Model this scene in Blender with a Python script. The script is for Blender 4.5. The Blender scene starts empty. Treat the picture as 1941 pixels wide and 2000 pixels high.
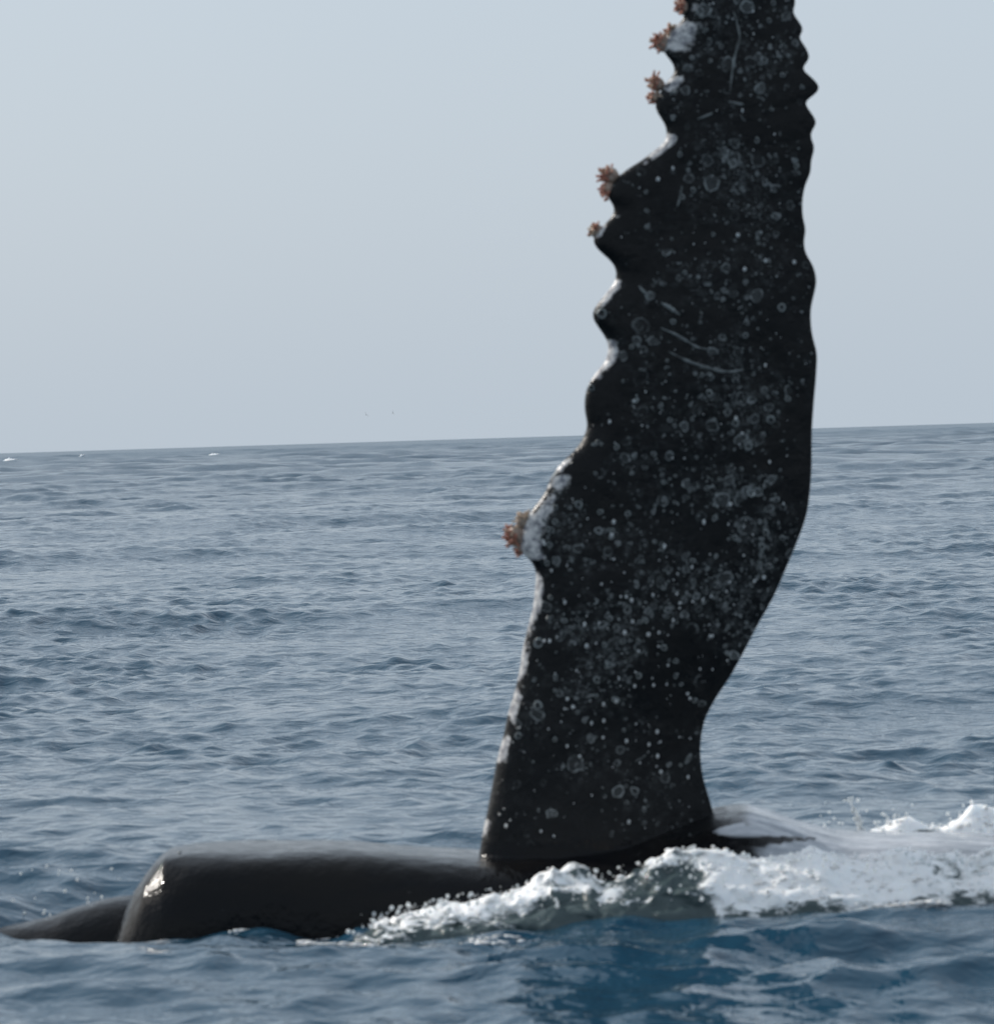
import bpy, math, random
import numpy as np
from mathutils import Vector, Matrix

R = math.radians
random.seed(7)
rng = np.random.default_rng(11)
scene = bpy.context.scene
C = scene.collection

# ------------------------------------------------------------------ camera
PW, PH = 1941.0, 2000.0          # size of the photograph the measurements come from
FOC = 8670.0                     # focal length in those pixels
CAM_H = 2.2
ROLL = math.atan2(60.0, 1941.0)
PITCH = math.atan2(147.0, FOC)   # horizon sits this far above the centre
cam_data = bpy.data.cameras.new('camera')
cam = bpy.data.objects.new('camera', cam_data)
C.objects.link(cam)
fwd = Vector((0, math.cos(PITCH), -math.sin(PITCH)))
up0 = Vector((0, math.sin(PITCH), math.cos(PITCH)))
rt0 = Vector((1, 0, 0))
rt = rt0 * math.cos(ROLL) - up0 * math.sin(ROLL)
up = rt0 * math.sin(ROLL) + up0 * math.cos(ROLL)
m = Matrix((rt, up, -fwd)).transposed().to_4x4()
m.translation = Vector((0, 0, CAM_H))
cam.matrix_world = m
cam_data.sensor_fit = 'HORIZONTAL'
cam_data.sensor_width = 36.0
cam_data.lens = 36.0 * FOC / PW
cam_data.clip_start = 0.1
cam_data.clip_end = 20000.0
cam_data.dof.use_dof = True
cam_data.dof.focus_distance = 70.0
cam_data.dof.aperture_fstop = 7.0
cam_data.dof.aperture_blades = 0
scene.camera = cam

def at(px, py, Y):
    """point of the place at depth Y seen at photo pixel px, py"""
    d = fwd + rt * ((px - PW / 2) / FOC) + up * ((PH / 2 - py) / FOC)
    return Vector((0, 0, CAM_H)) + d * (Y / d.y)

def px_of(P):
    """photo pixel coordinates of an (n,3) array of points"""
    d = P - np.array((0, 0, CAM_H))
    z = d @ np.array(fwd)
    return PW / 2 + FOC * (d @ np.array(rt)) / z, PH / 2 - FOC * (d @ np.array(up)) / z

# ------------------------------------------------------------------ light
SUN = Vector((-0.70, 0.47, 0.54)).normalized()
world = bpy.data.worlds.new('World')
scene.world = world
world.use_nodes = True
wn, wl = world.node_tree.nodes, world.node_tree.links
wn.clear()
sky = wn.new('ShaderNodeTexSky')
sky.sky_type = 'NISHITA'
sky.sun_disc = False
sky.sun_elevation = math.asin(SUN.z)
sky.sun_rotation = math.atan2(SUN.x, SUN.y)
sky.air_density = 1.0
sky.dust_density = 4.0
sky.ozone_density = 1.5
veil = wn.new('ShaderNodeMix'); veil.data_type = 'RGBA'      # thin even overcast veil over the blue
veil.inputs[0].default_value = 0.80
veil.inputs[7].default_value = (5.30, 6.15, 7.05, 1)
bg = wn.new('ShaderNodeBackground'); bg.inputs[1].default_value = 0.10
wo = wn.new('ShaderNodeOutputWorld')
wl.new(sky.outputs[0], veil.inputs[6])
wl.new(veil.outputs[2], bg.inputs[0])
wl.new(bg.outputs[0], wo.inputs[0])

sun_data = bpy.data.lights.new('sun', 'SUN')
sun_data.energy = 3.2
sun_data.angle = R(0.6)
sun_data.color = (1.0, 0.95, 0.88)
sun = bpy.data.objects.new('sun', sun_data)
sun.rotation_euler = (-SUN).to_track_quat('-Z', 'Y').to_euler()
C.objects.link(sun)

scene.view_settings.view_transform = 'Standard'
scene.view_settings.look = 'None'
scene.view_settings.exposure = 0.15
scene.view_settings.gamma = 1.0
scene.view_settings.use_curve_mapping = False
scene.render.engine = 'CYCLES'
scene.cycles.use_denoising = True
scene.cycles.max_bounces = 6
scene.cycles.transparent_max_bounces = 4
scene.cycles.sample_clamp_indirect = 6.0
scene.cycles.caustics_reflective = False
scene.cycles.caustics_refractive = False

# ------------------------------------------------------------------ helpers
def mesh_from(name, V, F):
    """mesh from numpy verts (n,3) and a list of face arrays (m,3) or (m,4)"""
    V = np.asarray(V, np.float32)
    if not isinstance(F, list):
        F = [F]
    F = [np.asarray(f, np.int32) for f in F if len(f)]
    me = bpy.data.meshes.new(name)
    me.vertices.add(len(V))
    me.vertices.foreach_set('co', V.ravel())
    loops = np.concatenate([f.ravel() for f in F])
    tot = np.concatenate([np.full(len(f), f.shape[1], np.int32) for f in F])
    start = np.concatenate([[0], np.cumsum(tot)[:-1]]).astype(np.int32)
    me.loops.add(len(loops))
    me.loops.foreach_set('vertex_index', loops)
    me.polygons.add(len(tot))
    me.polygons.foreach_set('loop_start', start)
    me.polygons.foreach_set('loop_total', tot)
    me.update(calc_edges=True)
    me.polygons.foreach_set('use_smooth', np.ones(len(tot), bool))
    me.validate()
    return me

def attr(me, name, vals):
    a = me.attributes.new(name, 'FLOAT', 'POINT')
    a.data.foreach_set('value', np.asarray(vals, np.float32))

def add(name, me, mat=None, parent=None, loc=None):
    o = bpy.data.objects.new(name, me)
    C.objects.link(o)
    if mat and me is not None and not me.materials:
        me.materials.append(mat)
    if parent:
        o.parent = parent
    if loc is not None:
        o.location = loc
    return o

def tag(o, label, cat, group=None, kind=None):
    o['label'] = label
    if cat: o['category'] = cat
    if group: o['group'] = group
    if kind: o['kind'] = kind
    return o

def grid_faces(nr, nc, wrap=False):
    i = np.arange(nr - 1)[:, None]
    if wrap:
        j = np.arange(nc)[None, :]; j2 = (j + 1) % nc
    else:
        j = np.arange(nc - 1)[None, :]; j2 = j + 1
    a = i * nc + j; b = i * nc + j2
    return np.stack([a, b, b + nc, a + nc], -1).reshape(-1, 4)

def sstep(a, b, x):
    t = np.clip((x - a) / (b - a), 0, 1)
    return t * t * (3 - 2 * t)

_perm = np.random.default_rng(3).permutation(256)
_perm = np.concatenate([_perm, _perm, _perm])
_grad = np.random.default_rng(4).normal(size=(256, 3)); _grad /= np.linalg.norm(_grad, axis=1)[:, None]
def noise3(P):
    """gradient noise, about -0.7..0.7"""
    P = np.asarray(P, float)
    I = np.floor(P).astype(int); f = P - I
    u = f * f * f * (f * (f * 6 - 15) + 10)
    I &= 255
    out = 0
    for dx in (0, 1):
        for dy in (0, 1):
            for dz in (0, 1):
                h = _perm[_perm[_perm[I[..., 0] + dx] + I[..., 1] + dy] + I[..., 2] + dz]
                g = _grad[h]
                d = g[..., 0] * (f[..., 0] - dx) + g[..., 1] * (f[..., 1] - dy) + g[..., 2] * (f[..., 2] - dz)
                w = (u[..., 0] if dx else 1 - u[..., 0]) * (u[..., 1] if dy else 1 - u[..., 1]) * (u[..., 2] if dz else 1 - u[..., 2])
                out = out + d * w
    return out
def fbm(P, oct=4, lac=2.1, gain=0.5):
    s, a, out = 1.0, 1.0, 0
    for k in range(oct):
        out = out + a * noise3(np.asarray(P) * s + 17.3 * k)
        s *= lac; a *= gain
    return out

def ico(sub=1):
    import bmesh
    bm = bmesh.new(); bmesh.ops.create_icosphere(bm, subdivisions=sub, radius=1.0)
    V = np.array([v.co[:] for v in bm.verts]); F = np.array([[v.index for v in f.verts] for f in bm.faces])
    bm.free(); return V, F
ICO1 = ico(1); ICO2 = ico(2)

def blobs(P, S, base=ICO1, jitter=0.0):
    """many small rounded drops as one vertex/face pair; S is (n,3) radii"""
    bv, bf = base
    n = len(P)
    V = P[:, None, :] + bv[None] * S[:, None, :] * (1 + jitter * rng.normal(size=(n, len(bv), 1)))
    F = bf[None] + (np.arange(n) * len(bv))[:, None, None]
    return V.reshape(-1, 3), F.reshape(-1, 3)

# node helpers
class NT:
    def __init__(s, name):
        s.mat = bpy.data.materials.new(name); s.mat.use_nodes = True
        s.n = s.mat.node_tree.nodes; s.l = s.mat.node_tree.links
        s.n.clear()
        s.out = s.n.new('ShaderNodeOutputMaterial')
        s.p = s.n.new('ShaderNodeBsdfPrincipled')
        s.l.new(s.p.outputs[0], s.out.inputs[0])
    def new(s, t, **kw):
        nd = s.n.new('ShaderNode' + t)
        for k, v in kw.items(): setattr(nd, k, v)
        return nd
    def put(s, sock, v):
        if isinstance(v, bpy.types.NodeSocket): s.l.new(v, sock)
        elif isinstance(v, tuple) and len(v) == 3 and len(sock.default_value) == 4: sock.default_value = (*v, 1)
        else: sock.default_value = v
    def math(s, op, a, b=None, clamp=False):
        nd = s.new('Math', operation=op, use_clamp=clamp)
        s.put(nd.inputs[0], a)
        if b is not None: s.put(nd.inputs[1], b)
        return nd.outputs[0]
    def mix(s, f, a, b):
        nd = s.new('Mix', data_type='RGBA')
        s.put(nd.inputs[0], f); s.put(nd.inputs[6], a); s.put(nd.inputs[7], b)
        return nd.outputs[2]
    def rng(s, v, a, b, c=0.0, d=1.0, smooth=True):
        nd = s.new('MapRange', interpolation_type='SMOOTHSTEP' if smooth else 'LINEAR')
        s.put(nd.inputs[0], v)
        for i, x in enumerate((a, b, c, d)): s.put(nd.inputs[i + 1], x)
        return nd.outputs[0]
    def attr(s, name):
        return s.new('Attribute', attribute_name=name).outputs['Fac']
    def coord(s, scale=(1, 1, 1), rot=(0, 0, 0), off=(0, 0, 0)):
        tc = s.new('TexCoord'); mp = s.new('Mapping')
        mp.inputs['Scale'].default_value = scale; mp.inputs['Rotation'].default_value = rot; mp.inputs['Location'].default_value = off
        s.l.new(tc.outputs['Object'], mp.inputs[0])
        return mp.outputs[0]
    def noise(s, vec, scale, detail=2.0, rough=0.5, dist=0.0):
        nd = s.new('TexNoise'); s.put(nd.inputs['Vector'], vec)
        nd.inputs['Scale'].default_value = scale; nd.inputs['Detail'].default_value = detail
        nd.inputs['Roughness'].default_value = rough; nd.inputs['Distortion'].default_value = dist
        return nd.outputs['Fac']
    def bump(s, h, dist, strength=1.0, normal=None):
        nd = s.new('Bump'); nd.inputs['Strength'].default_value = strength; nd.inputs['Distance'].default_value = dist
        s.put(nd.inputs['Height'], h)
        if normal is not None: s.put(nd.inputs['Normal'], normal)
        return nd.outputs[0]

# ------------------------------------------------------------------ materials
def mat_sea():
    t = NT('sea_water')
    p = t.p
    p.inputs['Base Color'].default_value = (0.015, 0.056, 0.094, 1)
    p.inputs['IOR'].default_value = 1.36
    c = t.coord(scale=(0.8, 1.0, 1.0), rot=(0, 0, R(-14)))
    n1 = t.noise(c, 5.5, 3.0, 0.5, 0.4)
    n2 = t.noise(c, 19.0, 2.0, 0.5, 0.2)
    # farther out the mesh carries only the longer waves: the chop it leaves out comes back as relief
    far = t.attr('far')
    t.put(p.inputs['Roughness'], t.math('ADD', .035, t.math('MULTIPLY', far, .23)))
    n0 = t.noise(t.coord(scale=(0.6, 1.0, 1.0), rot=(0, 0, R(-10))), 1.1, 4.0, 0.6, 0.3)
    b0 = t.bump(t.math('MULTIPLY', n0, far), 0.10)
    b1 = t.bump(n1, 0.034, normal=b0)
    b2 = t.bump(n2, 0.0032, normal=b1)
    t.put(p.inputs['Normal'], b2)
    return t.mat

def mat_skin():
    t = NT('wet_whale_skin')
    p = t.p
    co = t.coord()
    sep = t.new('SeparateXYZ'); t.l.new(co, sep.inputs[0])
    cmb = t.new('CombineXYZ'); t.l.new(sep.outputs[0], cmb.inputs[0]); t.l.new(sep.outputs[2], cmb.inputs[1])
    flat = cmb.outputs[0]
    # slightly uneven outlines for the round scars
    wn_ = t.new('TexNoise'); t.l.new(flat, wn_.inputs['Vector']); wn_.inputs['Scale'].default_value = 14.0
    sc = t.new('VectorMath', operation='SCALE'); sc.inputs['Scale'].default_value = 0.045
    t.l.new(wn_.outputs['Color'], sc.inputs[0])
    ad = t.new('VectorMath', operation='ADD'); t.l.new(flat, ad.inputs[0]); t.l.new(sc.outputs[0], ad.inputs[1])
    warp = ad.outputs[0]
    dens = t.attr('scar')
    clump = t.noise(flat, 3.2, 3.0, 0.6)
    d2 = t.math('MULTIPLY', dens, t.rng(clump, 0.38, 0.58))
    total = None
    for scale, rmin, rmax, w, fill, th, off in ((8.5, .10, .30, .050, .14, 1.0, 0), (15, .10, .34, .075, .22, .95, 3.1), (29, .06, .30, .12, .5, .65, 7.7), (70, .05, .26, .2, 1.0, .5, 1.7)):
        v = t.new('TexVoronoi', voronoi_dimensions='2D', feature='F1'); v.inputs['Scale'].default_value = scale
        sh = t.new('VectorMath', operation='ADD'); t.l.new(warp, sh.inputs[0]); sh.inputs[1].default_value = (off, off * 1.3, 0)
        t.l.new(sh.outputs[0], v.inputs['Vector'])
        cs = t.new('SeparateColor'); t.l.new(v.outputs['Color'], cs.inputs[0])
        r = t.rng(cs.outputs[0], 0, 1, rmin, rmax, smooth=False)
        dist = v.outputs['Distance']
        ring = t.math('SUBTRACT', 1.0, t.rng(t.math('ABSOLUTE', t.math('SUBTRACT', dist, r)), 0.0, w))
        disc = t.math('MULTIPLY', t.math('LESS_THAN', dist, r), t.math('MULTIPLY', cs.outputs[2], fill))
        on = t.math('LESS_THAN', cs.outputs[1], t.math('MULTIPLY', d2, th))
        ring = t.math('MULTIPLY', ring, t.rng(t.noise(warp, scale * 3.3, 2.0, .6), .34, .56, .25, 1.0))
        val = t.math('MULTIPLY', t.math('MULTIPLY', t.math('MAXIMUM', ring, disc), on), t.rng(cs.outputs[2], .1, 1, .12, 1.15))
        total = val if total is None else t.math('MAXIMUM', total, val)
    grime = t.noise(warp, 9.0, 4.0, 0.65)
    total = t.math('MULTIPLY', total, t.rng(grime, .3, .62, .35, 1.0))
    # thin greyish film of mottling
    mott = t.math('MULTIPLY', d2, t.rng(t.noise(flat, 21.0, 4.0, 0.7), .47, .72, 0, .26))
    total = t.math('MAXIMUM', total, mott)
    base = t.mix(t.rng(t.noise(co, 2.2, 3.0), .35, .7), (0.0045, 0.0052, 0.0062), (0.0085, 0.0085, 0.0090))
    head = t.attr('head')
    base = t.mix(head, base, t.mix(t.rng(t.noise(t.coord(scale=(.6, 1, 2.2)), 3.0, 4.0, .6), .35, .7), (0.0035, 0.0040, 0.0055), (0.0075, 0.0068, 0.0065)))
    col = t.mix(total, base, (0.33, 0.355, 0.355))
    wh = t.attr('white')
    wn2 = t.noise(co, 26.0, 5.0, .7)
    wh = t.math('MULTIPLY', wh, t.rng(t.noise(co, 6.0, 4.0, .65), .38, .56, .15, 1.15))
    whm = t.rng(t.math('ADD', wh, t.math('MULTIPLY', t.math('SUBTRACT', wn2, .5), 1.5)), .30, .75)
    col = t.mix(whm, col, t.mix(t.rng(t.noise(co, 34.0, 4.0, .7), .36, .60), (0.20, 0.20, 0.22), (0.66, 0.64, 0.62)))
    pale = t.attr('pale')
    pm = t.rng(t.math('ADD', pale, t.math('MULTIPLY', t.math('SUBTRACT', t.noise(t.coord(scale=(.5, 1, 2)), 7.0, 4.0, .6), .5), .35)), .3, .7)
    col = t.mix(pm, col, t.mix(t.rng(t.noise(t.coord(scale=(.35, 1.2, 2)), 9.0, 5.0, .65), .35, .68), (0.27, 0.29, 0.32), (0.54, 0.55, 0.58)))
    t.put(p.inputs['Base Color'], col)
    p.inputs['IOR'].default_value = 1.33
    p.inputs['Specular IOR Level'].default_value = 0.30
    rg = t.rng(t.noise(co, 11.0, 3.0), .3, .7, .22, .42)
    rg = t.math('MAXIMUM', t.math('SUBTRACT', rg, t.math('MULTIPLY', head, 0.21)), 0.06)
    t.put(p.inputs['Roughness'], rg)
    h1 = t.noise(co, 7.0, 4.0, .55); h2 = t.noise(co, 60.0, 2.0, .5)
    b1 = t.bump(h1, 0.016); b2 = t.bump(h2, 0.0026, normal=b1)
    gr = t.new('TexWave', wave_type='BANDS', bands_direction='Y'); t.l.new(co, gr.inputs['Vector']); gr.inputs['Scale'].default_value = 2.6; gr.inputs['Distortion'].default_value = 1.2
    b2 = t.bump(t.math('MULTIPLY', gr.outputs['Fac'], pale), 0.005, normal=b2)
    b3 = t.bump(total, 0.004, normal=b2)
    t.put(p.inputs['Normal'], b3)
    return t.mat

def mat_foam():
    t = NT('churned_white_water')
    p = t.p
    co = t.coord()
    f = t.attr('foam')
    n = t.noise(t.coord(scale=(.7, 1, 1.6)), 15.0, 6.0, .72, .8)
    fm = t.rng(t.math('ADD', f, t.math('MULTIPLY', t.math('SUBTRACT', n, .5), 1.9)), .36, .66)
    col = t.mix(fm, (0.060, 0.085, 0.088), (0.93, 0.93, 0.92))
    t.put(p.inputs['Base Color'], col)
    t.put(p.inputs['Roughness'], t.math('ADD', .06, t.math('MULTIPLY', fm, .45)))
    p.inputs['IOR'].default_value = 1.333
    t.put(p.inputs['Subsurface Weight'], t.math('MULTIPLY', fm, .6))
    p.inputs['Subsurface Radius'].default_value = (.04, .045, .05)
    p.inputs['Subsurface Scale'].default_value = 1.0
    ed = t.rng(t.math('ADD', t.attr('edge'), t.math('MULTIPLY', t.math('SUBTRACT', t.noise(t.coord(scale=(.8, 1, 1)), 21.0, 4.0, .65), .5), 1.7)), .34, .52)
    t.put(p.inputs['Alpha'], ed)
    h = t.noise(co, 45.0, 4.0, .65)
    h2 = t.noise(co, 150.0, 2.0, .6)
    t.put(p.inputs['Normal'], t.bump(h2, .001, normal=t.bump(h, .0045)))
    return t.mat

def mat_plain(name, col, rough, col2=None, scale=30.0, ior=1.4, bump=0.0, sss=0.0):
    t = NT(name)
    co = t.coord()
    n = t.noise(co, scale, 3.0, .6)
    t.put(t.p.inputs['Base Color'], t.mix(t.rng(n, .3, .7), col, col2 or tuple(c * .7 for c in col)))
    t.p.inputs['Roughness'].default_value = rough
    t.p.inputs['IOR'].default_value = ior
    if bump: t.put(t.p.inputs['Normal'], t.bump(n, bump))
    if sss:
        t.p.inputs['Subsurface Weight'].default_value = sss
        t.p.inputs['Subsurface Radius'].default_value = (.03, .03, .03); t.p.inputs['Subsurface Scale'].default_value = 1.0
    return t.mat

def mat_drop():
    t = NT('water_drop')
    co = t.coord()
    t.put(t.p.inputs['Base Color'], t.mix(t.noise(co, 60.0, 2.0), (.90, .92, .92), (.70, .74, .75)))  # near-white body colour imitates the sparkle of clear sunlit drops
    t.p.inputs['Roughness'].default_value = .06
    t.p.inputs['IOR'].default_value = 1.333
    tr = t.new('BsdfTranslucent'); tr.inputs[0].default_value = (.95, .96, .96, 1)
    mx = t.new('MixShader'); mx.inputs[0].default_value = .55
    t.l.new(t.p.outputs[0], mx.inputs[1]); t.l.new(tr.outputs[0], mx.inputs[2]); t.l.new(mx.outputs[0], t.out.inputs[0])
    return t.mat

M = dict(
    sea=mat_sea(), skin=mat_skin(), foam=mat_foam(),
    drop=mat_drop(),
    barn=mat_plain('barnacle_shell', (.30, .33, .325), .3, (.12, .135, .135), 90, 1.45, .002),
    scar=mat_plain('old_scar', (.20, .22, .22), .4, (.05, .055, .055), 24, 1.4),
    mouth=mat_plain('barnacle_mouth', (.012, .013, .014), .4, (.03, .032, .033), 80, 1.4),
    shell=mat_plain('acorn_barnacle_shell', (.42, .33, .26), .5, (.20, .13, .10), 70, 1.45, .004),
    stalk=mat_plain('goose_barnacle_flesh', (.56, .25, .17), .4, (.34, .12, .08), 60, 1.4, .002, .15),
    stalk2=mat_plain('pale_barnacle_flesh', (.62, .48, .35), .4, (.48, .32, .22), 60, 1.4, .002, .15),
    bird=mat_plain('bird_plumage', (.05, .05, .055), .7, (.11, .11, .11), 12),
)

# ------------------------------------------------------------------ the sea
def wave_components():
    g = np.random.default_rng(21)
    comps = []
    main = math.atan2(-0.94, 0.22)                        # travel direction, towards the boat
    lam = np.geomspace(0.14, 5.5, 120)
    for L in lam:
        L *= g.uniform(.93, 1.07)
        wgt = math.exp(-((math.log(L / 0.38)) / 0.95) ** 2) * .8 + (.2 if L < 1.4 else .22)
        s = 0.0315 * wgt                                 # slope of this component
        a = s * L / (2 * math.pi) * 1.414
        th = main + g.normal() * 0.95
        comps.append((L, a, th, g.uniform(0, 6.283)))
    for L in np.geomspace(6.5, 46, 14):
        a = 0.036 * (L / 15) ** .35
        comps.append((L, a, main + g.normal() * 0.38, g.uniform(0, 6.283)))
    return comps
COMPS = wave_components()

def sea_local(x, y):
    """calm and swell of the water next to the whale's body (added height, damping of the waves)"""
    boost = 1 + .5 * np.exp(-((x - 1.2) / 1.0) ** 2 - ((y - 17.9) / 1.0) ** 2)
    damp = boost - 0.55 * np.exp(-(((x - 0.2) / 2.6) ** 2 + ((y - 20.1) / 0.9) ** 2) ** 2)
    h = np.zeros_like(x)
    for cx, cy, sx, sy, a in LOCAL:
        h += a * np.exp(-((x - cx) / sx) ** 2 - ((y - cy) / sy) ** 2)
    return h, damp
def swell_damp(x, y):
    return 1 - .8 * np.exp(-((x / 4.5) ** 2 + ((y - 19.5) / 3.2) ** 2))
LOCAL = [(-1.1, 19.5, .32, .30, .035), (-.80, 19.55, .16, .3, -.045), (-1.55, 19.5, .16, .12, .035), (-1.32, 19.42, .10, .10, -.03), (-.62, 19.5, .08, .12, .04), (-1.75, 19.7, .45, .4, -.07), (.35, 19.2, .7, .3, .08), (1.6, 19.05, 1.2, .35, .08),
         (1.2, 18.35, 1.0, .28, .10), (1.3, 17.85, .9, .26, -.05), (.1, 17.55, .8, .22, .06), (2.1, 17.3, .8, .28, .07), (-1.2, 18.25, .9, .26, .05), (-1.7, 17.4, .7, .25, .05), (1.6, 21.6, 1.2, .5, .07), (-1.95, 20.5, .7, .5, -.18)]

def build_sea():
    r = [0.25]
    while r[-1] < 7500:
        q = r[-1]
        r.append(q * (1.12 if q < 9 else 1.03 if q < 13 else 1.0018 if q < 60 else 1.00165 if q < 260 else 1.0036 if q < 1500 else 1.015))
    r = np.array(r)
    step = R(0.046)
    fine = np.arange(-176, 177) * step
    side, d = [], step
    while (fine[-1] + sum(side)) < math.pi - .01:
        d = min(d * 1.16, R(6)); side.append(d)
    side = np.cumsum(side); side = side[:-1]
    ang = np.concatenate([-(fine[-1] + side)[::-1], fine, fine[-1] + side])
    nr, na = len(r), len(ang)
    RR, AA = np.meshgrid(r, ang, indexing='ij')
    X0 = RR * np.sin(AA); Y0 = RR * np.cos(AA)
    dr = np.gradient(r)[:, None] * np.ones((1, na))
    dl = RR * np.gradient(ang)[None, :]
    X, Y, Z = X0.copy(), Y0.copy(), np.zeros_like(X0)
    hl, damp = sea_local(X0, Y0)
    swd = swell_damp(X0, Y0)
    gp = np.stack([X0 / 3.4, Y0 / 5.2, 0 * X0], -1)      # gusts: rougher and smoother patches
    gust = np.clip(.78 + 1.05 * noise3(gp) + .6 * noise3(gp / 4.7 + 31), .28, 1.5)
    damp = damp * gust
    open1 = 1 + 1.5 * sstep(50, 260, RR); open2 = 1 + 1.9 * sstep(80, 450, RR)      # choppier out in the open
    for L, a, th, ph in COMPS:
        k = 2 * math.pi / L
        dx, dy = math.cos(th), math.sin(th)
        # only rows where any column can carry this wave
        fineeff = np.gradient(r) * .75
        last = np.searchsorted(fineeff, L / 1.5)
        if last < 5: continue
        sl = slice(0, max(last, 5))
        cr = np.abs(dx * np.sin(AA[sl]) + dy * np.cos(AA[sl]))
        ct = np.sqrt(np.maximum(0, 1 - cr * cr))
        eff = np.sqrt((dr[sl] * cr) ** 2 + (dl[sl] * ct) ** 2)
        w = sstep(1.7, 3.4, L / eff) * a * (damp[sl] * (open1[sl] if L > 1.2 else 1.0) if L < 6 else swd[sl] * open2[sl])
        phs = k * (dx * X0[sl] + dy * Y0[sl]) + ph
        cphs, sphs = np.cos(phs), np.sin(phs)
        Z[sl] += w * cphs
        q = 1.0
        X[sl] -= q * w * dx * sphs; Y[sl] -= q * w * dy * sphs
    Z += hl
    V = np.stack([X, Y, Z], -1).reshape(-1, 3)
    me = mesh_from('sea', V, grid_faces(nr, na, wrap=True)[:, ::-1])
    attr(me, 'far', (.3 * sstep(60, 250, RR) + .7 * sstep(200, 1200, RR)).ravel())
    o = add('sea', me, M['sea'])
    tag(o, 'blue grey rippled open sea reaching to the horizon', None, kind='structure')
    return o

def sea_height(x, y):
    x = np.atleast_1d(np.asarray(x, float)); y = np.atleast_1d(np.asarray(y, float))
    h, damp = sea_local(x, y)
    for L, a, th, ph in COMPS:
        k = 2 * math.pi / L
        h = h + a * (damp if L < 6 else swell_damp(x, y)) * np.cos(k * (math.cos(th) * x + math.sin(th) * y) + ph)
    return h
sea = build_sea()

# ------------------------------------------------------------------ the whale
YF = 20.25            # depth of the flipper's plane
LEFT = [(-440, 1452), (-415, 1425), (-370, 1400), (-340, 1372), (-300, 1385), (-265, 1362), (-225, 1340), (-190, 1362), (-150, 1350), (-110, 1322), (-70, 1340), (-40, 1338), (-15, 1330),
        (0, 1334), (19, 1334), (41, 1333), (50, 1318), (82, 1296), (101, 1294), (110, 1303), (132, 1318), (148, 1315), (158, 1302), (180, 1290), (205, 1278), (221, 1284), (243, 1299), (262, 1302),
        (281, 1296), (293, 1277), (315, 1251), (328, 1226), (345, 1206), (365, 1192), (379, 1182), (391, 1191), (407, 1201), (420, 1198), (432, 1186), (448, 1170), (464, 1158), (479, 1160), (495, 1176),
        (511, 1195), (536, 1204), (549, 1202), (565, 1189), (584, 1175), (599, 1162), (618, 1156), (636, 1166), (655, 1180), (673, 1188), (690, 1187), (706, 1182), (728, 1163), (750, 1149), (776, 1142),
        (805, 1142), (831, 1147), (853, 1140), (872, 1129), (897, 1103), (923, 1081), (964, 1063), (982, 1050), (1004, 1032), (1030, 1022), (1060, 1016), (1080, 1018), (1092, 1034), (1122, 1047), (1148, 1045),
        (1181, 1042), (1221, 1032), (1266, 1021), (1313, 1014), (1350, 1005), (1394, 992), (1446, 981), (1486, 970), (1534, 961), (1590, 950), (1630, 942), (1663, 936), (1720, 925), (1780, 912), (1850, 900)]
RIGHT = [(-440, 1458), (-415, 1474), (-380, 1490), (-330, 1502), (-270, 1515), (-230, 1512), (-180, 1530), (-130, 1528), (-80, 1545), (-40, 1542), (6, 1553), (25, 1549), (38, 1558), (60, 1568), (72, 1560), (85, 1569),
         (117, 1579), (132, 1567), (155, 1590), (172, 1600), (185, 1590), (196, 1574), (218, 1583), (237, 1594), (262, 1583), (287, 1590), (315, 1584), (334, 1583), (363, 1572), (394, 1567), (423, 1568),
         (448, 1573), (473, 1570), (492, 1573), (520, 1588), (549, 1594), (577, 1589), (599, 1584), (621, 1583), (662, 1588), (684, 1594), (728, 1594), (776, 1590), (831, 1586), (942, 1583), (1008, 1574),
         (1059, 1556), (1100, 1539), (1133, 1525), (1174, 1506), (1218, 1481), (1266, 1456), (1321, 1426), (1365, 1397), (1402, 1378), (1450, 1368), (1483, 1368), (1523, 1374), (1560, 1385), (1589, 1393),
         (1615, 1400), (1652, 1412), (1720, 1440), (1780, 1470), (1850, 1500)]
def curve_fn(pts):
    p = np.array(pts, float); y, x = p[:, 0], p[:, 1]
    m_ = np.gradient(x, y)
    def f(t):
        t = np.clip(np.asarray(t, float), y[0], y[-1])
        i = np.clip(np.searchsorted(y, t) - 1, 0, len(y) - 2)
        h = y[i + 1] - y[i]; s = (t - y[i]) / h
        return ((2*s**3 - 3*s**2 + 1) * x[i] + (s**3 - 2*s**2 + s) * h * m_[i] + (-2*s**3 + 3*s**2) * x[i+1] + (s**3 - s**2) * h * m_[i+1])
    return f
_yf = np.arange(-440, 1851, 2.0)
def _soft(f, sg):
    k_ = np.exp(-(np.arange(-15, 16) * 2.0 / sg) ** 2 / 2); k_ /= k_.sum()
    v_ = np.convolve(np.pad(f(_yf), 15, mode='edge'), k_, 'valid')
    return lambda t: np.interp(t, _yf, v_)
fL, fR = _soft(curve_fn(LEFT), 8.5), _soft(curve_fn(RIGHT), 5.0)
_yy = np.arange(-440, 1851, 10.0)
_g = np.exp(-(np.arange(-18, 19) / 8.0) ** 2); _g /= _g.sum()
_ls, _rs = (np.convolve(np.pad(f(_yy), 18, mode='edge'), _g, 'valid') for f in (fL, fR))
def fLs(t): return np.interp(t, _yy, _ls)
def fRs(t): return np.interp(t, _yy, _rs)
def naca(u):
    u = np.clip(u, 0, 1)
    return (0.2969*np.sqrt(u) - 0.126*u - 0.3516*u**2 + 0.2843*u**3 - 0.1015*u**4) / 0.1   # half thickness, 0..~0.5 (of full thickness 1)
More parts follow.
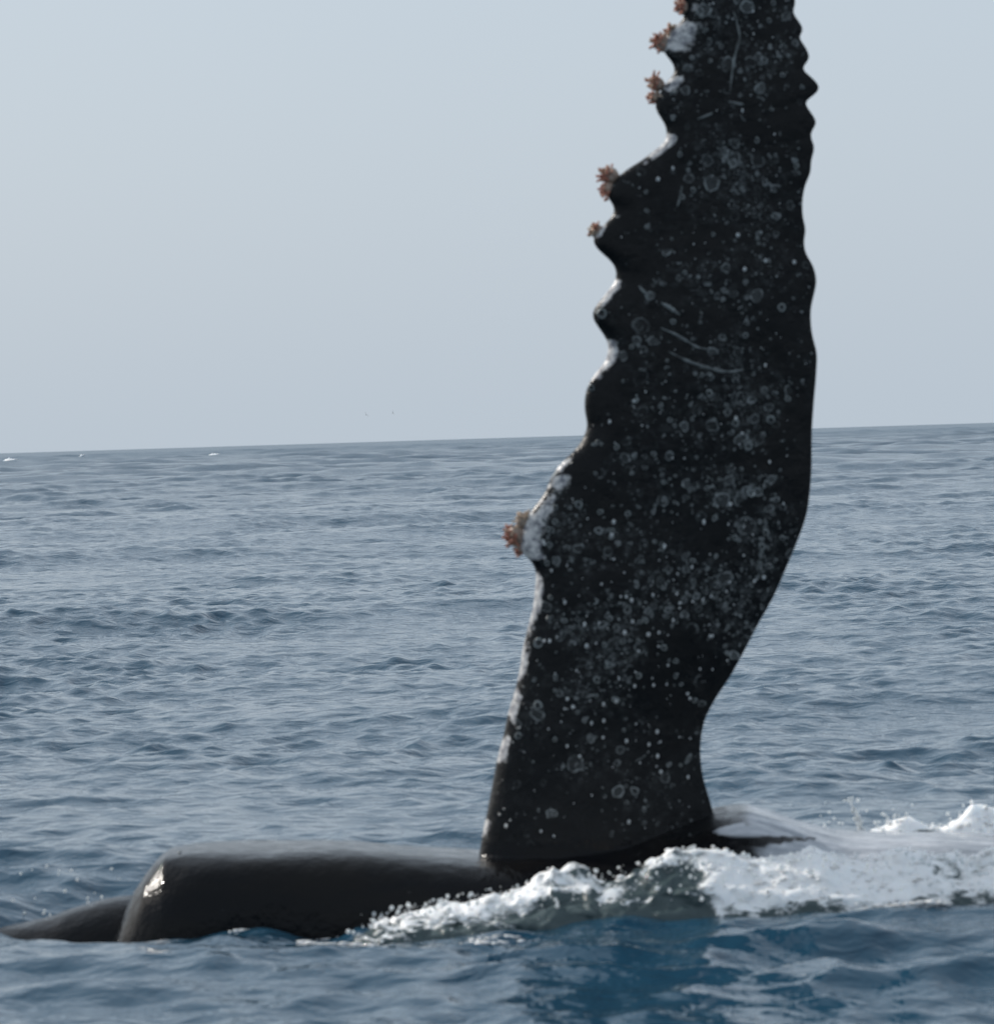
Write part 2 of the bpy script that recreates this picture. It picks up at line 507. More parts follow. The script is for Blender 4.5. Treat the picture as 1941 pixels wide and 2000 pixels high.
def flip_t(py):
    """thickness of the flipper in metres along its length"""
    py = np.asarray(py, float)
    return np.interp(py, [-440, -380, -200, 0, 400, 900, 1300, 1500, 1660, 1850], [.012, .05, .085, .11, .145, .185, .22, .26, .34, .46])
def flip_lumps(px, py):
    """shallow finger-bone swellings and dents of the broad faces"""
    P = np.stack([px / 210.0, py / 420.0, np.zeros_like(px)], -1)
    return 0.020 * fbm(P, 3)

def smooth_poly(px, py, Y):
    """vectorised at()"""
    f_, r_, u_ = np.array(fwd), np.array(rt), np.array(up)
    d = f_ + ((px - PW / 2) / FOC)[..., None] * r_ + ((PH / 2 - py) / FOC)[..., None] * u_
    return np.array((0, 0, CAM_H)) + d * (Y / d[..., 1])[..., None]

def flipper_y(px, py, side=-1):
    """depth of the flipper's near (-1) or far (+1) face"""
    l, r_ = fL(py), fR(py)
    u = (px - l) / np.maximum(r_ - l, 1)
    lean = 0.00006 * (1660 - py)
    ls, rs = fLs(py), fRs(py)
    us = np.clip((px - ls) / (rs - ls), 0, 1)
    twist = (us - .4) * 0.05
    e = sstep(0.0, .22, np.minimum(u, 1 - u))
    th = flip_t(py) * naca(np.clip(u * (1 - e) + us * e, 0, 1)) * 0.5
    edge = np.clip(4 * u * (1 - u), 0, 1)
    return YF + lean + twist + side * th + edge * flip_lumps(px, py)

def build_flipper():
    py = np.concatenate([np.arange(-440, -20, 9.0), np.arange(-20, 1120, 5.0), np.arange(1120, 1851, 9.0)])
    nu = 44
    t = (1 - np.cos(np.linspace(0, math.pi, nu))) / 2
    t = t ** 1.15
    u_near = t                       # leading -> trailing on the near face
    u_far = t[-2:0:-1]               # and back on the far face
    U = np.concatenate([u_near, u_far]); S = np.concatenate([-np.ones(nu), np.ones(nu - 2)])
    PY, UU = np.meshgrid(py, U, indexing='ij'); SS = np.broadcast_to(S, PY.shape)
    l, r_ = fL(PY), fR(PY)
    PX = l + (r_ - l) * UU
    Y = np.where(SS < 0, flipper_y(PX, PY, -1), flipper_y(PX, PY, 1))
    V = smooth_poly(PX, PY, Y)
    n, mcol = PY.shape
    F = grid_faces(n, mcol, wrap=True)
    V = V.reshape(-1, 3)
    caps = [np.arange(mcol)[None, ::-1], ((n - 1) * mcol + np.arange(mcol))[None, :]]
    return mesh_from('flipper', V, [F] + caps)

def zat(px, py, Y):
    p = at(px, py, Y); return p.x, p.z
YB = 20.3
TOP = [zat(a, b, YB) for a, b in ((236, 1815), (249, 1778), (268, 1736), (290, 1700), (310, 1676), (330, 1662), (380, 1656), (450, 1653), (540, 1652), (620, 1650), (700, 1652), (800, 1661), (937, 1668),
       (1080, 1668), (1220, 1650), (1330, 1612), (1400, 1586), (1455, 1579), (1500, 1588), (1560, 1608), (1640, 1626), (1720, 1630), (1820, 1632), (1941, 1638), (2100, 1656), (2400, 1740), (2900, 1830))]
def build_body():
    tx = [p[0] for p in TOP]; tz = [p[1] for p in TOP]
    xs = np.concatenate([tx[0] - 0.10 + 0.0 * np.arange(1), np.linspace(tx[0] - .07, tx[6], 40), np.linspace(tx[6], 2.6, 170)[1:], np.linspace(2.6, 8.6, 40)[1:]])
    zt = np.interp(xs, tx, tz)
    zt = np.where(xs < tx[0], tz[0] - (tx[0] - xs) * 2.0, zt)
    zt = np.where(xs > tx[-1], tz[-1] - (xs - tx[-1]) * .14, zt)
    # soften the polyline
    ker = np.array([1, 2, 3, 2, 1.]) / 9
    zt2 = np.convolve(np.pad(zt, 2, mode='edge'), ker, 'valid')
    zt = np.where(xs > tx[8], zt2, zt)
    x0 = xs[0]
    s = np.clip((xs - x0) / 0.50, 0, 1)
    ry = np.interp(xs, [-1, .2, 1.2], [.56, .62, .80]) * (1 - (1 - s) ** 2.3) ** (1 / 2.3) + .02
    ry = ry * np.interp(xs, [-2, 1.2, 3.5, 6, 8.6], [1, 1.05, 1.0, .6, .08])
    cz = np.interp(xs, [-1.9, -1.5, 1, 3.5, 8.6], [-.30, -.34, -.38, -.7, -.9])
    bot = np.interp(xs, [-1.9, -1.5, -.5, 2, 5, 8.6], [-.45, -.9, -1.35, -1.6, -1.4, -1.0])
    rt_ = np.maximum(zt - cz, .03); rb = cz - bot
    th = np.linspace(0, 2 * math.pi, 97)[:-1]
    c_, s_ = np.cos(th), np.sin(th)
    n_exp = np.interp(xs, [-1.6, -1.2, 0, 1.5], [3.6, 6.0, 4.2, 2.6])[:, None]
    cy = np.sign(c_) * np.abs(c_) ** (2 / n_exp); sy = np.sign(s_) * np.abs(s_) ** (2 / n_exp)
    yc = np.interp(xs, [-1.9, -1.5, 0, 9], [YB + .02, YB, YB, YB + .3])
    X = xs[:, None] + 0 * th
    Y = yc[:, None] + ry[:, None] * cy
    Z = cz[:, None] + np.where(s_ >= 0, rt_[:, None], rb[:, None]) * sy
    # lumps: shallow folds running along the throat, a lip line on the head
    P = np.stack([X * 1.1, Y * 2.2, Z * 3.0], -1)
    d = 0.016 * fbm(P, 3)
    Y = Y + d * cy; Z = Z + d * sy
    V = np.stack([X, Y, Z], -1)
    n, mcol = X.shape
    F = grid_faces(n, mcol, wrap=True)[:, ::-1]
    caps = [np.arange(mcol)[None, :], ((n - 1) * mcol + np.arange(mcol))[None, ::-1]]
    return mesh_from('body', V.reshape(-1, 3), [F] + caps)

def build_jaw():
    """the far half of the head, low in the water ahead of the near half"""
    Yj = 20.78
    pts = [zat(a, b, Yj) for a, b in ((-90, 1828), (-40, 1818), (0, 1812), (61, 1800), (105, 1788), (133, 1777), (194, 1759), (240, 1751), (275, 1750), (330, 1755), (420, 1785), (560, 1840))]
    tx = [p[0] for p in pts]; tz = [p[1] for p in pts]
    xs = np.linspace(tx[0] - .1, tx[-1], 70)
    zt = np.interp(xs, tx, tz); zt[xs < tx[0]] = tz[0] - .05
    s = np.clip((xs - xs[0]) / .8, 0, 1)
    ry = .06 + .33 * np.sqrt(1 - (1 - s) ** 2)
    th = np.linspace(0, 2 * math.pi, 41)[:-1]
    c_, s_ = np.cos(th), np.sin(th)
    cz = -.30
    X = xs[:, None] + 0 * th
    Y = Yj + ry[:, None] * c_
    Z = cz + np.where(s_ >= 0, (zt - cz)[:, None], .5) * np.sign(s_) * np.abs(s_) ** .9
    d = .012 * fbm(np.stack([X * 2, Y * 3, Z * 4], -1), 3)
    Z = Z + d
    n, mcol = X.shape
    F = grid_faces(n, mcol, wrap=True)[:, ::-1]
    caps = [np.arange(mcol)[None, :], ((n - 1) * mcol + np.arange(mcol))[None, ::-1]]
    return mesh_from('jaw', np.stack([X, Y, Z], -1).reshape(-1, 3), [F] + caps)

def unite(parts):
    objs = [add('tmp', me) for me in parts]
    base = objs[0]
    for o in objs[1:]:
        md = base.modifiers.new('u', 'BOOLEAN'); md.operation = 'UNION'; md.object = o; md.solver = 'EXACT'
    dg = bpy.context.evaluated_depsgraph_get()
    me = bpy.data.meshes.new_from_object(base.evaluated_get(dg))
    for o in objs:
        bpy.data.objects.remove(o)
    return me
whale = bpy.data.objects.new('humpback_whale', None)
whale.location = (0, YB, 0)
C.objects.link(whale)
WL = Vector(whale.location)
tag(whale, 'dark humpback whale rolled on its side, raising one scarred barnacled flipper', 'whale')

body_me = unite([build_body(), build_flipper(), build_jaw()])
body_me.name = 'body'
nv = len(body_me.vertices)
BV = np.empty(nv * 3, np.float32); body_me.vertices.foreach_get('co', BV); BV = BV.reshape(-1, 3).astype(float)
bpx, bpy_ = px_of(BV)
l_, r_ = fL(bpy_), fR(bpy_)
uu = (bpx - l_) / np.maximum(r_ - l_, 1)
onflip = (bpy_ < 1668) & (np.abs(BV[:, 1] - YF) < .32) & (uu > -.06) & (uu < 1.06) & ~((BV[:, 2] < .36) & (bpy_ > 1640))
def gauss(v, c, s): return np.exp(-((v - c) / s) ** 2)
edge_px = bpx - l_
white = np.zeros(nv)
for y0, y1, wdt, st in ((-300, -180, 26, .8), (-120, -60, 24, .8), (0, 22, 40, .55), (42, 100, 52, .9), (148, 190, 30, .95), (262, 345, 22, 1.15), (418, 462, 20, 1.0), (545, 600, 18, 1.0), (664, 752, 18, 1.25), (858, 925, 15, .9), (925, 985, 36, .95),
                        (985, 1092, 44, .95), (1120, 1215, 15, 1.1), (1215, 1345, 15, 1.1), (1345, 1500, 17, 1.25), (1600, 1640, 14, .8)):
    inn = sstep(y0 - 8, y0 + 8, bpy_) * (1 - sstep(y1 - 8, y1 + 8, bpy_))
    white = np.maximum(white, st * inn * (1 - sstep(wdt * .35, wdt * 1.5, edge_px)))
white *= onflip
scar = np.zeros(nv)
for cx, cy, sx, sy, a in ((1440, 330, 90, 260, .8), (1420, 620, 110, 160, .6), (1450, 900, 90, 190, 1.0), (1430, 1120, 110, 130, .9), (1330, 1180, 170, 110, .6), (1160, 1270, 130, 90, 1.0), (1080, 1350, 60, 90, .8), (1530, 60, 30, 140, .9),
                          (1400, 20, 90, 60, .6), (1230, 900, 130, 260, .35), (1180, 1080, 140, 130, .5), (1350, 100, 160, 160, .45), (1190, 1500, 200, 120, .22), (1100, 900, 40, 200, .5)):
    scar = np.maximum(scar, a * gauss(bpx, cx, sx) * gauss(bpy_, cy, sy))
scar = np.clip(scar + .09, 0, 1) * onflip
head = np.where(onflip, 0.0, 1.0)
pale = (~onflip) * sstep(1360, 1420, bpx) * 1.0
# armpit fold's dark line put into the colour, running back from the flipper's root, and the dark near flank below it
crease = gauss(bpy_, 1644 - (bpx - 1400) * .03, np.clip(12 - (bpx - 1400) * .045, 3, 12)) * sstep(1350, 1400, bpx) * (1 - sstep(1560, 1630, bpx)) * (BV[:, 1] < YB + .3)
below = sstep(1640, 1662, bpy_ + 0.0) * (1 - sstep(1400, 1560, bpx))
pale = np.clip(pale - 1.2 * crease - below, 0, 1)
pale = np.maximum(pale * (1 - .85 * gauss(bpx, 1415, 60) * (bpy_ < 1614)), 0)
attr(body_me, 'white', white); attr(body_me, 'scar', scar); attr(body_me, 'head', head * (1 - 0)); attr(body_me, 'pale', pale)
body_me.polygons.foreach_set('use_smooth', np.ones(len(body_me.polygons), bool))
body = add('body', body_me, M['skin'], whale, -WL)

# ---- acorn barnacles on the flipper's near face, their pale rings also imitating blurred glints
def barnacle_mesh(seed, seg=8):
    g = np.random.default_rng(seed)
    prof = [(1.0, 0.0), (.80, .34), (.58, .42), (.44, .12)]
    V = []
    for (r_, h) in prof:
        for k in range(seg):
            a = 2 * math.pi * k / seg
            rr = r_ * (1 + .10 * g.normal())
            V.append((rr * math.cos(a), -h * (1 + .12 * g.normal()) + .06, rr * math.sin(a)))
    V.append((0, -.12, 0))
    F4 = [(i * seg + k, i * seg + (k + 1) % seg, (i + 1) * seg + (k + 1) % seg, (i + 1) * seg + k) for i in range(3) for k in range(seg)]
    F3 = [(3 * seg + k, 3 * seg + (k + 1) % seg, 4 * seg) for k in range(seg)]
    me = mesh_from('barnacle', np.array(V), [np.array(F4), np.array(F3)])
    me.materials.append(M['barn']); me.materials.append(M['mouth'])
    me.polygons.foreach_set('material_index', np.array([0] * (2 * seg) + [1] * (2 * seg), np.int32))
    return me
BARN = [barnacle_mesh(s) for s in range(5)]

def flip_point(px, py, sink=0.0):
    px = np.atleast_1d(np.asarray(px, float)); py = np.atleast_1d(np.asarray(py, float))
    return smooth_poly(px, py, flipper_y(px, py, -1) + sink)

def put_barnacle(P, r, k):
    o = add('barnacle', BARN[k % 5], None, whale, Vector(P) - WL)
    o.scale = (r * random.uniform(.85, 1.2), r * random.uniform(.6, 1.1), r * random.uniform(.85, 1.2))
    o.rotation_euler = (random.uniform(-.15, .15), random.uniform(0, 6.28), random.uniform(-.15, .15))
    return o
def scatter(n, weight):
    out = []
    while len(out) < n:
        py = random.uniform(-60, 1640); l, r_ = float(fL(py)), float(fR(py))
        u = random.uniform(.05, .95)
        if random.random() < weight(u, py): out.append((l + (r_ - l) * u, py))
    return out
def wgt(u, py):
    base = .25 + .75 * math.exp(-((py - 1080) / 330) ** 2)
    if py > 1380: base *= .45
    if py < 600: base = .3 * (.3 + u)
    return base
k = 0
for px, py in scatter(230, wgt):
    P = flip_point(px, py, -.001)[0]
    put_barnacle(P, random.choice((.004, .005, .005, .006, .007, .008, .010, .013)), k); k += 1
for px, py, r in ((1155, 757, .028), (1052, 1256, .034), (1050, 1378, .03), (1012, 1437, .024), (1165, 1328, .026), (1202, 1368, .027), (1247, 1320, .023), (1526, 600, .026), (1130, 985, .03), (1172, 1000, .022),
                  (1505, 820, .028), (1385, 768, .026), (1436, 826, .026), (1068, 1100, .02), (1175, 612, .04), (1495, 1040, .026), (1488, 1068, .026), (1296, 1265, .024), (1190, 1300, .024)):
    put_barnacle(flip_point(px, py, -.001)[0], r * .68, k); k += 1

# ---- long pale scratches
def scratch(pts, w, label=None):
    p = np.array(pts, float)
    s = np.linspace(0, 1, len(p)); tt = np.linspace(0, 1, 26)
    X = np.interp(tt, s, p[:, 0]); Yp = np.interp(tt, s, p[:, 1])
    for _ in range(3):
        X[1:-1] = (X[:-2] + 2 * X[1:-1] + X[2:]) / 4; Yp[1:-1] = (Yp[:-2] + 2 * Yp[1:-1] + Yp[2:]) / 4
    tx, ty = np.gradient(X), np.gradient(Yp); ln = np.hypot(tx, ty); nx, ny = -ty / ln, tx / ln
    wd = .8 * w * (np.sin(np.pi * np.clip(tt * .94 + .03, 0, 1)) ** .6) * (1 + .25 * np.sin(tt * 31))
    rows = []
    for off, lift in ((-1, .003), (-.5, -.003), (.5, -.003), (1, .003)):
        rows.append(flip_point(X + nx * wd * off, Yp + ny * wd * off, lift))
    V = np.stack(rows, 1).reshape(-1, 3)
    me = mesh_from('scar', V, grid_faces(26, 4))
    return add('scar', me, M['scar'], whale, -WL)
scratch([(1305, 686), (1340, 704), (1380, 718), (1420, 727), (1452, 722)], 5)
scratch([(1290, 640), (1325, 655), (1360, 678), (1392, 684)], 4)
scratch([(1290, 590), (1308, 600), (1328, 615)], 6)
scratch([(1247, 558), (1258, 570), (1268, 580)], 5)
scratch([(1332, 362), (1328, 385), (1322, 405)], 4)
scratch([(1432, 20), (1446, 70), (1432, 120), (1425, 180)], 4)
scratch([(1362, 232), (1378, 226), (1392, 220)], 4)
scratch([(1425, 198), (1440, 202), (1452, 203)], 5)
scratch([(1240, 1488), (1252, 1482), (1262, 1474)], 3)
scratch([(1338, 1492), (1345, 1482), (1350, 1472)], 8)

# ---- clusters on the knobs of the leading edge
def stalk_mesh(seed):
    g = np.random.default_rng(seed)
    seg, rows = 6, 5
    rad = [.34, .36, .46, .60, .36]; ys = [0, .32, .62, .86, 1.0]
    bend = g.uniform(-.35, .35, 2)
    V = []
    for i in range(rows):
        t = ys[i]; cx, cz = bend[0] * t * t, bend[1] * t * t
        for k in range(seg):
            a = 2 * math.pi * k / seg
            V.append((cx + .55 * rad[i] * math.cos(a), cz + .55 * rad[i] * math.sin(a), t))
    V.append((bend[0], bend[1], 1.06))
    F4 = [(i * seg + k, i * seg + (k + 1) % seg, (i + 1) * seg + (k + 1) % seg, (i + 1) * seg + k) for i in range(rows - 1) for k in range(seg)]
    F3 = [((rows - 1) * seg + k, (rows - 1) * seg + (k + 1) % seg, rows * seg) for k in range(seg)]
    return mesh_from('goose_barnacle', np.array(V), [np.array(F4), np.array(F3)])
STALK = [stalk_mesh(40 + s) for s in range(4)]; STALKP = [stalk_mesh(60 + s) for s in range(3)]
for s in STALK: s.materials.append(M['stalk'])
for s in STALKP: s.materials.append(M['stalk2'])

def cluster(px, py, rpx, n, out_dir, pale_share=.3, lenm=(.03, .06)):
    """lumpy bed of shells with fleshy barnacles growing out of it"""
    r = rpx * 1.12 / 433.0
    P0 = np.array(at(px, py, float(flipper_y(np.array([px + rpx * .4]), np.array([py]), -1)[0]) + .03))
    bv, bf = ICO2
    d = 1 + .38 * fbm(bv * 2.1 + px, 3)
    V = bv * d[:, None] * np.array((r * .95, r * .8, r))
    o = add('barnacle_cluster', mesh_from('barnacle_cluster', V, bf), M['shell'], whale, Vector(P0) - WL)
    od = Vector((out_dir[0], -.35, out_dir[1])).normalized()
    for i in range(int(n * 2.4)):
        v = Vector(rng.normal(size=3)).normalized()
        v = (v + od * 1.15).normalized()
        if v.y > .55: v.y = -v.y
        pos = Vector((v.x * r * .82, v.y * r * .7, v.z * r * .85))
        pale_one = random.random() < pale_share
        s = add('goose_barnacle', random.choice(STALKP if pale_one else STALK), None, o, pos)
        L = random.uniform(*lenm) * random.choice((.3, .4, .55, .8))
        s.rotation_euler = (v + Vector(rng.normal(size=3)) * .45).to_track_quat('Z', 'Y').to_euler()
        wsc = .020 * random.uniform(.7, 1.25)
        s.scale = (wsc, wsc, L)
    return o
cluster(1338, 14, 15, 14, (-.9, .3), .2, (.03, .05))
cluster(1312, 62, 11, 10, (-.6, .7), .8, (.02, .035))
cluster(1296, 84, 17, 22, (-1, -.1), .25, (.025, .05))
cluster(1284, 165, 13, 18, (-1, .5), .15, (.03, .055))
cluster(1281, 190, 11, 12, (-1, -.2), .3, (.025, .04))
cluster(1193, 345, 17, 22, (-.9, .7), .3, (.03, .055))
cluster(1190, 370, 13, 12, (-1, -.3), .1, (.02, .04))
cluster(1167, 452, 13, 14, (-.8, .6), .45, (.02, .038))
cluster(1012, 1046, 20, 28, (-1, .0), .25, (.03, .055))
cluster(1024, 1018, 15, 14, (-.5, .9), .9, (.02, .04))
cluster(1016, 1072, 9, 7, (-.7, -.7), .2, (.02, .035))

# a few barnacles on the head
for px, py, Y in ((352, 1668, 20.1), (375, 1676, 20.05), (395, 1681, 20.03), (568, 1664, 20.1), (590, 1667, 20.1), (515, 1690, 19.95)):
    put_barnacle(np.array(at(px, py, Y)), .012, k); k += 1

# ------------------------------------------------------------------ white water along the whale
def foam_ridge(name, label, prof, yc, ywid, seed, foamk, res=.0125, nblob=1500, lump=1.0, base=-.06):
    """a tumbling ridge of white water. prof: list of (px, py_top) at depth yc(x)"""
    pts = np.array([(*zat(a, b, yc),) for a, b in prof])
    xs = np.arange(pts[0, 0], pts[-1, 0], res)
    crest = np.interp(xs, pts[:, 0], pts[:, 1])
    nv_ = int(2 * ywid / res * 1.5)
    v = np.linspace(-1, 1, nv_)
    Xg, Vg = np.meshgrid(xs, v, indexing='ij')
    wav = .06 * fbm(np.stack([Xg * 2.2, 0 * Xg + seed, 0 * Xg], -1), 2)
    Yg = yc + wav + Vg * ywid
    prof_v = np.where(Vg < 0, 1 - .34 * sstep(0.0, .55, -Vg) - .66 * sstep(.52, 1.0, -Vg), 1 - .8 * sstep(.2, 1.0, Vg))
    P = np.stack([Xg, Yg, 0 * Xg + seed], -1)
    low = fbm(P * np.array((3.4, 5.0, 1)), 3)
    Z = base + (crest[:, None] - base) * prof_v * (1 + .16 * low)
    P3 = np.stack([Xg, Yg, Z], -1)
    n1 = np.abs(fbm(P3 * np.array((5.0, 7.0, 7.0)) + seed, 3)); n2 = fbm(P3 * 19.0 + seed, 3)
    lump = lump * np.interp(Xg, [.75, 1.1], [1.0, .7])
    amp = (.045 * (n1 - .16) * 1.4 + .011 * n2) * np.clip(prof_v * 2.2, 0, 1) * lump
    Z = Z + amp
    Yg = Yg - .065 * lump * np.clip(prof_v * 2, 0, 1) * fbm(P3 * np.array((6, 6, 11.)) + 5 + seed, 3)
    Xg = Xg + .03 * lump * fbm(P3 * 9.0 + 9 + seed, 2)
    V = np.stack([Xg, Yg, Z], -1).reshape(-1, 3)
    nr, nc = Xg.shape
    F = grid_faces(nr, nc)[:, ::-1]
    F = np.concatenate([F[:, [0, 1, 2]], F[:, [0, 2, 3]]])
    foam = foamk(Xg, Vg, Z, crest[:, None] + 0 * Vg, low)
    fa = foam.ravel()
    # clots and bubbles riding on it
    w = np.clip(fa - .3, 0, 1) * (np.clip(prof_v, 0, 1).ravel() > .12) + 1e-6
    idx = rng.choice(len(V), nblob, p=w / w.sum())
    rad = rng.uniform(.003, .012, nblob) * (rng.random(nblob) ** 1.2 + .35)
    Pb = V[idx] + rng.normal(size=(nblob, 3)) * np.array((.012, .012, .008))
    Sb = rad[:, None] * np.stack([rng.uniform(.9, 1.9, nblob), rng.uniform(.8, 1.4, nblob), rng.uniform(.6, 1.1, nblob)], 1)
    bv_, bf_ = blobs(Pb, Sb, ICO1, .12)
    me = mesh_from(name, np.concatenate([V, bv_]), np.concatenate([F, bf_ + len(V)]))
    attr(me, 'foam', np.concatenate([fa, np.full(len(bv_), .9)]))
    ends = sstep(0, .5, Xg - xs[0]) 
    edge = np.clip(prof_v * 2.1, 0, 1.4) * (.45 + .55 * ends)
    attr(me, 'edge', np.concatenate([edge.ravel(), np.full(len(bv_), 2.0)]))
    o = add(name, me, M['foam'])
    tag(o, label, 'white water', kind='stuff')
    return o

def fk_near(X, V, Z, crest, low):
    f = .20 + .62 * sstep(-.85, -.40, V) + .7 * low + .30 * sstep(.75, 1.1, X)
    # glassy clear stretch below the flipper
    f -= .55 * np.exp(-((X - .50) / .36) ** 4) * (V < .05)
    f -= .25 * np.exp(-((X - 2.0) / .3) ** 2) * sstep(.1, -.3, V)
    f -= .45 * sstep(.17, .03, Z)
    f += .5 * fbm(np.stack([X * 5, Z * 14, V * 2], -1), 3)
    return np.clip(f, 0, 1)
foam_ridge('white_water', 'bright band of churned white water along the near side of the whale',
           ((640, 1862), (690, 1836), (740, 1806), (800, 1786), (860, 1772), (920, 1763), (985, 1752), (1035, 1738), (1062, 1722), (1080, 1708), (1095, 1716), (1120, 1702), (1145, 1706), (1168, 1728), (1230, 1720), (1270, 1694), (1300, 1676), (1345, 1668),
            (1400, 1672), (1470, 1682), (1520, 1672), (1590, 1662), (1640, 1676), (1690, 1690), (1730, 1672), (1780, 1660), (1850, 1664), (1890, 1682), (1941, 1668), (2050, 1680), (2200, 1700), (2350, 1790)),
           19.50, .38, 2.0, fk_near, nblob=1600)
def fk_far(X, V, Z, crest, low):
    return np.clip(.75 + .6 * low - .3 * sstep(.15, 0, Z), 0, 1)
foam_ridge('white_water', 'low crest of foam breaking over the far side of the whale at right',
           ((1570, 1690), (1630, 1668), (1680, 1634), (1720, 1618), (1770, 1592), (1800, 1602), (1840, 1625), (1870, 1606), (1900, 1584), (1960, 1580), (2050, 1600), (2200, 1640), (2300, 1690)),
           20.95, .22, 9.0, fk_far, nblob=350, lump=.8)

# ------------------------------------------------------------------ drops
def drops_object(name, label, P, rad, mat, stretch=1.0):
    S = rad[:, None] * np.array((1, 1, stretch)) * rng.uniform(.85, 1.15, (len(P), 3))
    V, F = blobs(np.asarray(P), S, ICO1)
    o = add(name, mesh_from(name, V, F), mat)
    tag(o, label, 'water drops', kind='stuff')
    return o
P, rad = [], []
for _ in range(900):                                  # thrown up by the white water
    px = random.uniform(700, 1941); Y = random.uniform(19.1, 19.7)
    py = np.interp(px, [700, 1000, 1300, 1500, 1941], [1800, 1740, 1690, 1680, 1680]) + abs(random.gauss(0, 45)) - 14
    P.append(at(px, py, Y)); rad.append(random.choice((.002, .0025, .003, .003, .004, .005, .006, .008, .011)))
for _ in range(70):                                   # above the far crest
    px = random.uniform(1600, 1941)
    P.append(at(px, random.gauss(1612, 20), 20.8)); rad.append(random.uniform(.004, .010))
for i in range(46):                                   # one thin squirt
    t = i / 45
    P.append(at(1690 - 26 * t + random.gauss(0, 3), 1640 - 66 * t + random.gauss(0, 3), 20.9)); rad.append(random.uniform(.007, .012) * (1.1 - .4 * t))
for i in range(8):
    P.append(at(1658 + random.gauss(0, 4), 1562 + random.gauss(0, 3), 20.9)); rad.append(.006)
for i in range(30):
    P.append(at(1345 + random.gauss(0, 7), 1668 - abs(random.gauss(0, 8)), 19.6)); rad.append(random.uniform(.006, .012))
for _ in range(26):                                   # ahead of the head, white drops imitating glints on the sea surface
    px = random.uniform(20, 240); P.append(at(px, random.uniform(1690, 1790), 21.0)); rad.append(random.uniform(.004, .009))
for px, py in ((602, 1846), (690, 1822), (700, 1828), (680, 1820)):
    P.append(at(px, py, 19.4)); rad.append(.011)
drops_object('spray_drops', 'white spray drops flying around the churned water', np.array([tuple(p) for p in P]), np.array(rad), M['drop'])
n_f = 0; P, S_ = [], []
while n_f < 900:                                      # lacy flecks drifting on the water in front of the ridge
    x = random.uniform(-.9, 2.5); y = 19.25 - abs(random.gauss(0, .32))
    if noise3(np.array([[x * 3.1, y * 6.0, 4.2]]))[0] < .12 + .5 * max(0, 19.0 - y): continue
    P.append((x, y, float(sea_height(x, y)[0]) + .001)); r_f = random.choice((.004, .005, .007, .010, .015)); S_.append((r_f * random.uniform(1, 2.4), r_f * random.uniform(1, 2), r_f * .35)); n_f += 1
for _ in range(150):                                  # bubbles where the water laps against the head
    x = random.uniform(-1.72, -.55); y = 19.70 - abs(random.gauss(0, .06)) + .25 * max(0, -1.45 - x)
    if noise3(np.array([[x * 7.0, 3.3, 8.1]]))[0] < .02: continue
    r_f = random.choice((.004, .005, .006, .009)); P.append((x, y, float(sea_height(x, y)[0]) + .003)); S_.append((r_f * random.uniform(1, 2.2), r_f, r_f * .7))
Vf, Ff = blobs(np.array(P), np.array(S_), ICO1, .1)
mf = mesh_from('foam_flecks', Vf, Ff); attr(mf, 'foam', np.full(len(Vf), .9)); attr(mf, 'edge', np.full(len(Vf), 2.0))
tag(add('foam_flecks', mf, M['foam']), 'scattered white foam flecks floating on the water before the white wash', 'foam', kind='stuff')
P, rad = [], []
for px, py in scatter(240, lambda u, py: .15 + .85 * math.exp(-((py - 1250) / 350) ** 2)):  # white beads stand in for sun glints on the wet flipper
    P.append(tuple(flip_point(px, py, -.003)[0])); rad.append(random.choice((.002, .003, .003, .004, .005, .007, .009)))
dr = drops_object('water_beads', 'small water beads', np.array(P), np.array(rad), M['drop'], 1.3)
del dr['category']; del dr['label']
dr.parent = whale; dr.location = -WL

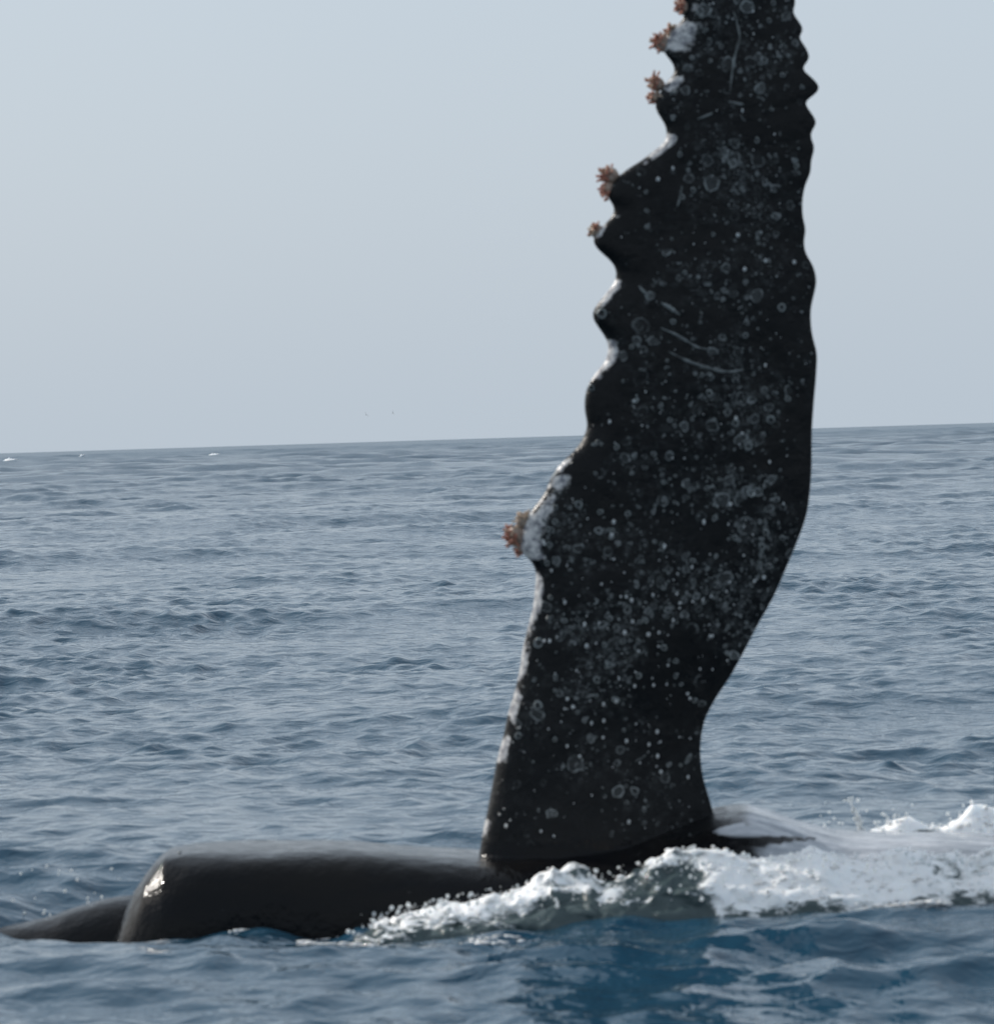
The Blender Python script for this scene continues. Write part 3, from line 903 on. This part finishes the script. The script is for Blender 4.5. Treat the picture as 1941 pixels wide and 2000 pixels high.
# ------------------------------------------------------------------ far whitecaps
def whitecap(label, px, py, Y, wpx, hpx, seed):
    w = wpx / FOC * Y; h = hpx / FOC * Y
    n, c = 40, 12
    s = np.linspace(-1, 1, n); v = np.linspace(-1, 1, c)
    S, Vv = np.meshgrid(s, v, indexing='ij')
    env = np.clip(1 - S * S, 0, 1) ** .7
    nz = fbm(np.stack([S * 4 + seed, Vv * 1.5, 0 * S + seed], -1), 3)
    X = S * w / 2; Y_ = Vv * 1.2 * (.5 + env); Z = h * env * (1 - Vv ** 2) * (.75 + 1.6 * nz) + .25 * h * S - .1 * h
    p = at(px, py, Y)
    me = mesh_from('whitecap', np.stack([X, Y_, Z], -1).reshape(-1, 3), grid_faces(n, c)[:, ::-1])
    attr(me, 'foam', np.full(n * c, .9)); attr(me, 'edge', (env * (1.1 - .6 * np.abs(Vv))).ravel())
    o = add('whitecap', me, M['foam'], None, p)
    return tag(o, label, 'whitecap', 'whitecaps near the horizon')
whitecap('longest bright whitecap at the left edge just below the horizon', 20, 899, 320, 30, 4, 1.0)
whitecap('tiny white fleck of foam, second from the left below the horizon', 160, 891, 360, 8, 3.5, 4.0)
whitecap('faint thin whitecap, rightmost of three below the horizon', 418, 888, 340, 24, 2.6, 8.0)

# ------------------------------------------------------------------ far birds
def seabird(px, py, Y, span, roll, label):
    o = bpy.data.objects.new('seabird', None); C.objects.link(o)
    o.location = at(px, py, Y); o.rotation_euler = (0, roll, R(20))
    bv, bf = ICO2
    V = bv * np.array((.07, .26, .07)) * span; V[:, 2] *= 1
    V[:, 0] *= 1 - .6 * np.abs(V[:, 1] / (.26 * span)) ** 2
    add('body', mesh_from('body', V, bf), M['bird'], o)
    for sd in (-1, 1):
        s = np.linspace(0, 1, 8)
        ch = .16 * (1 - .75 * s ** 1.5)
        xs = s * .5; zs = .16 * np.sin(s * 2.3) ; ys = .05 - .12 * s ** 2
        rows = []
        for dy, dz in ((1, 0), (0, .02), (-1, 0), (0, -.008)):
            rows.append(np.stack([xs * sd, ys + dy * ch / 2, zs + dz], -1))
        W = np.stack(rows, 1).reshape(-1, 3) * span
        add('wing', mesh_from('wing', W, grid_faces(8, 4, wrap=True)), M['bird'], o)
    tag(o, label, 'bird', 'birds far off above the horizon')
seabird(715, 810, 400, .5, R(50), 'left one of two dark specks of birds above the horizon')
seabird(767, 806, 400, .45, R(75), 'right one of two dark specks of birds above the horizon')
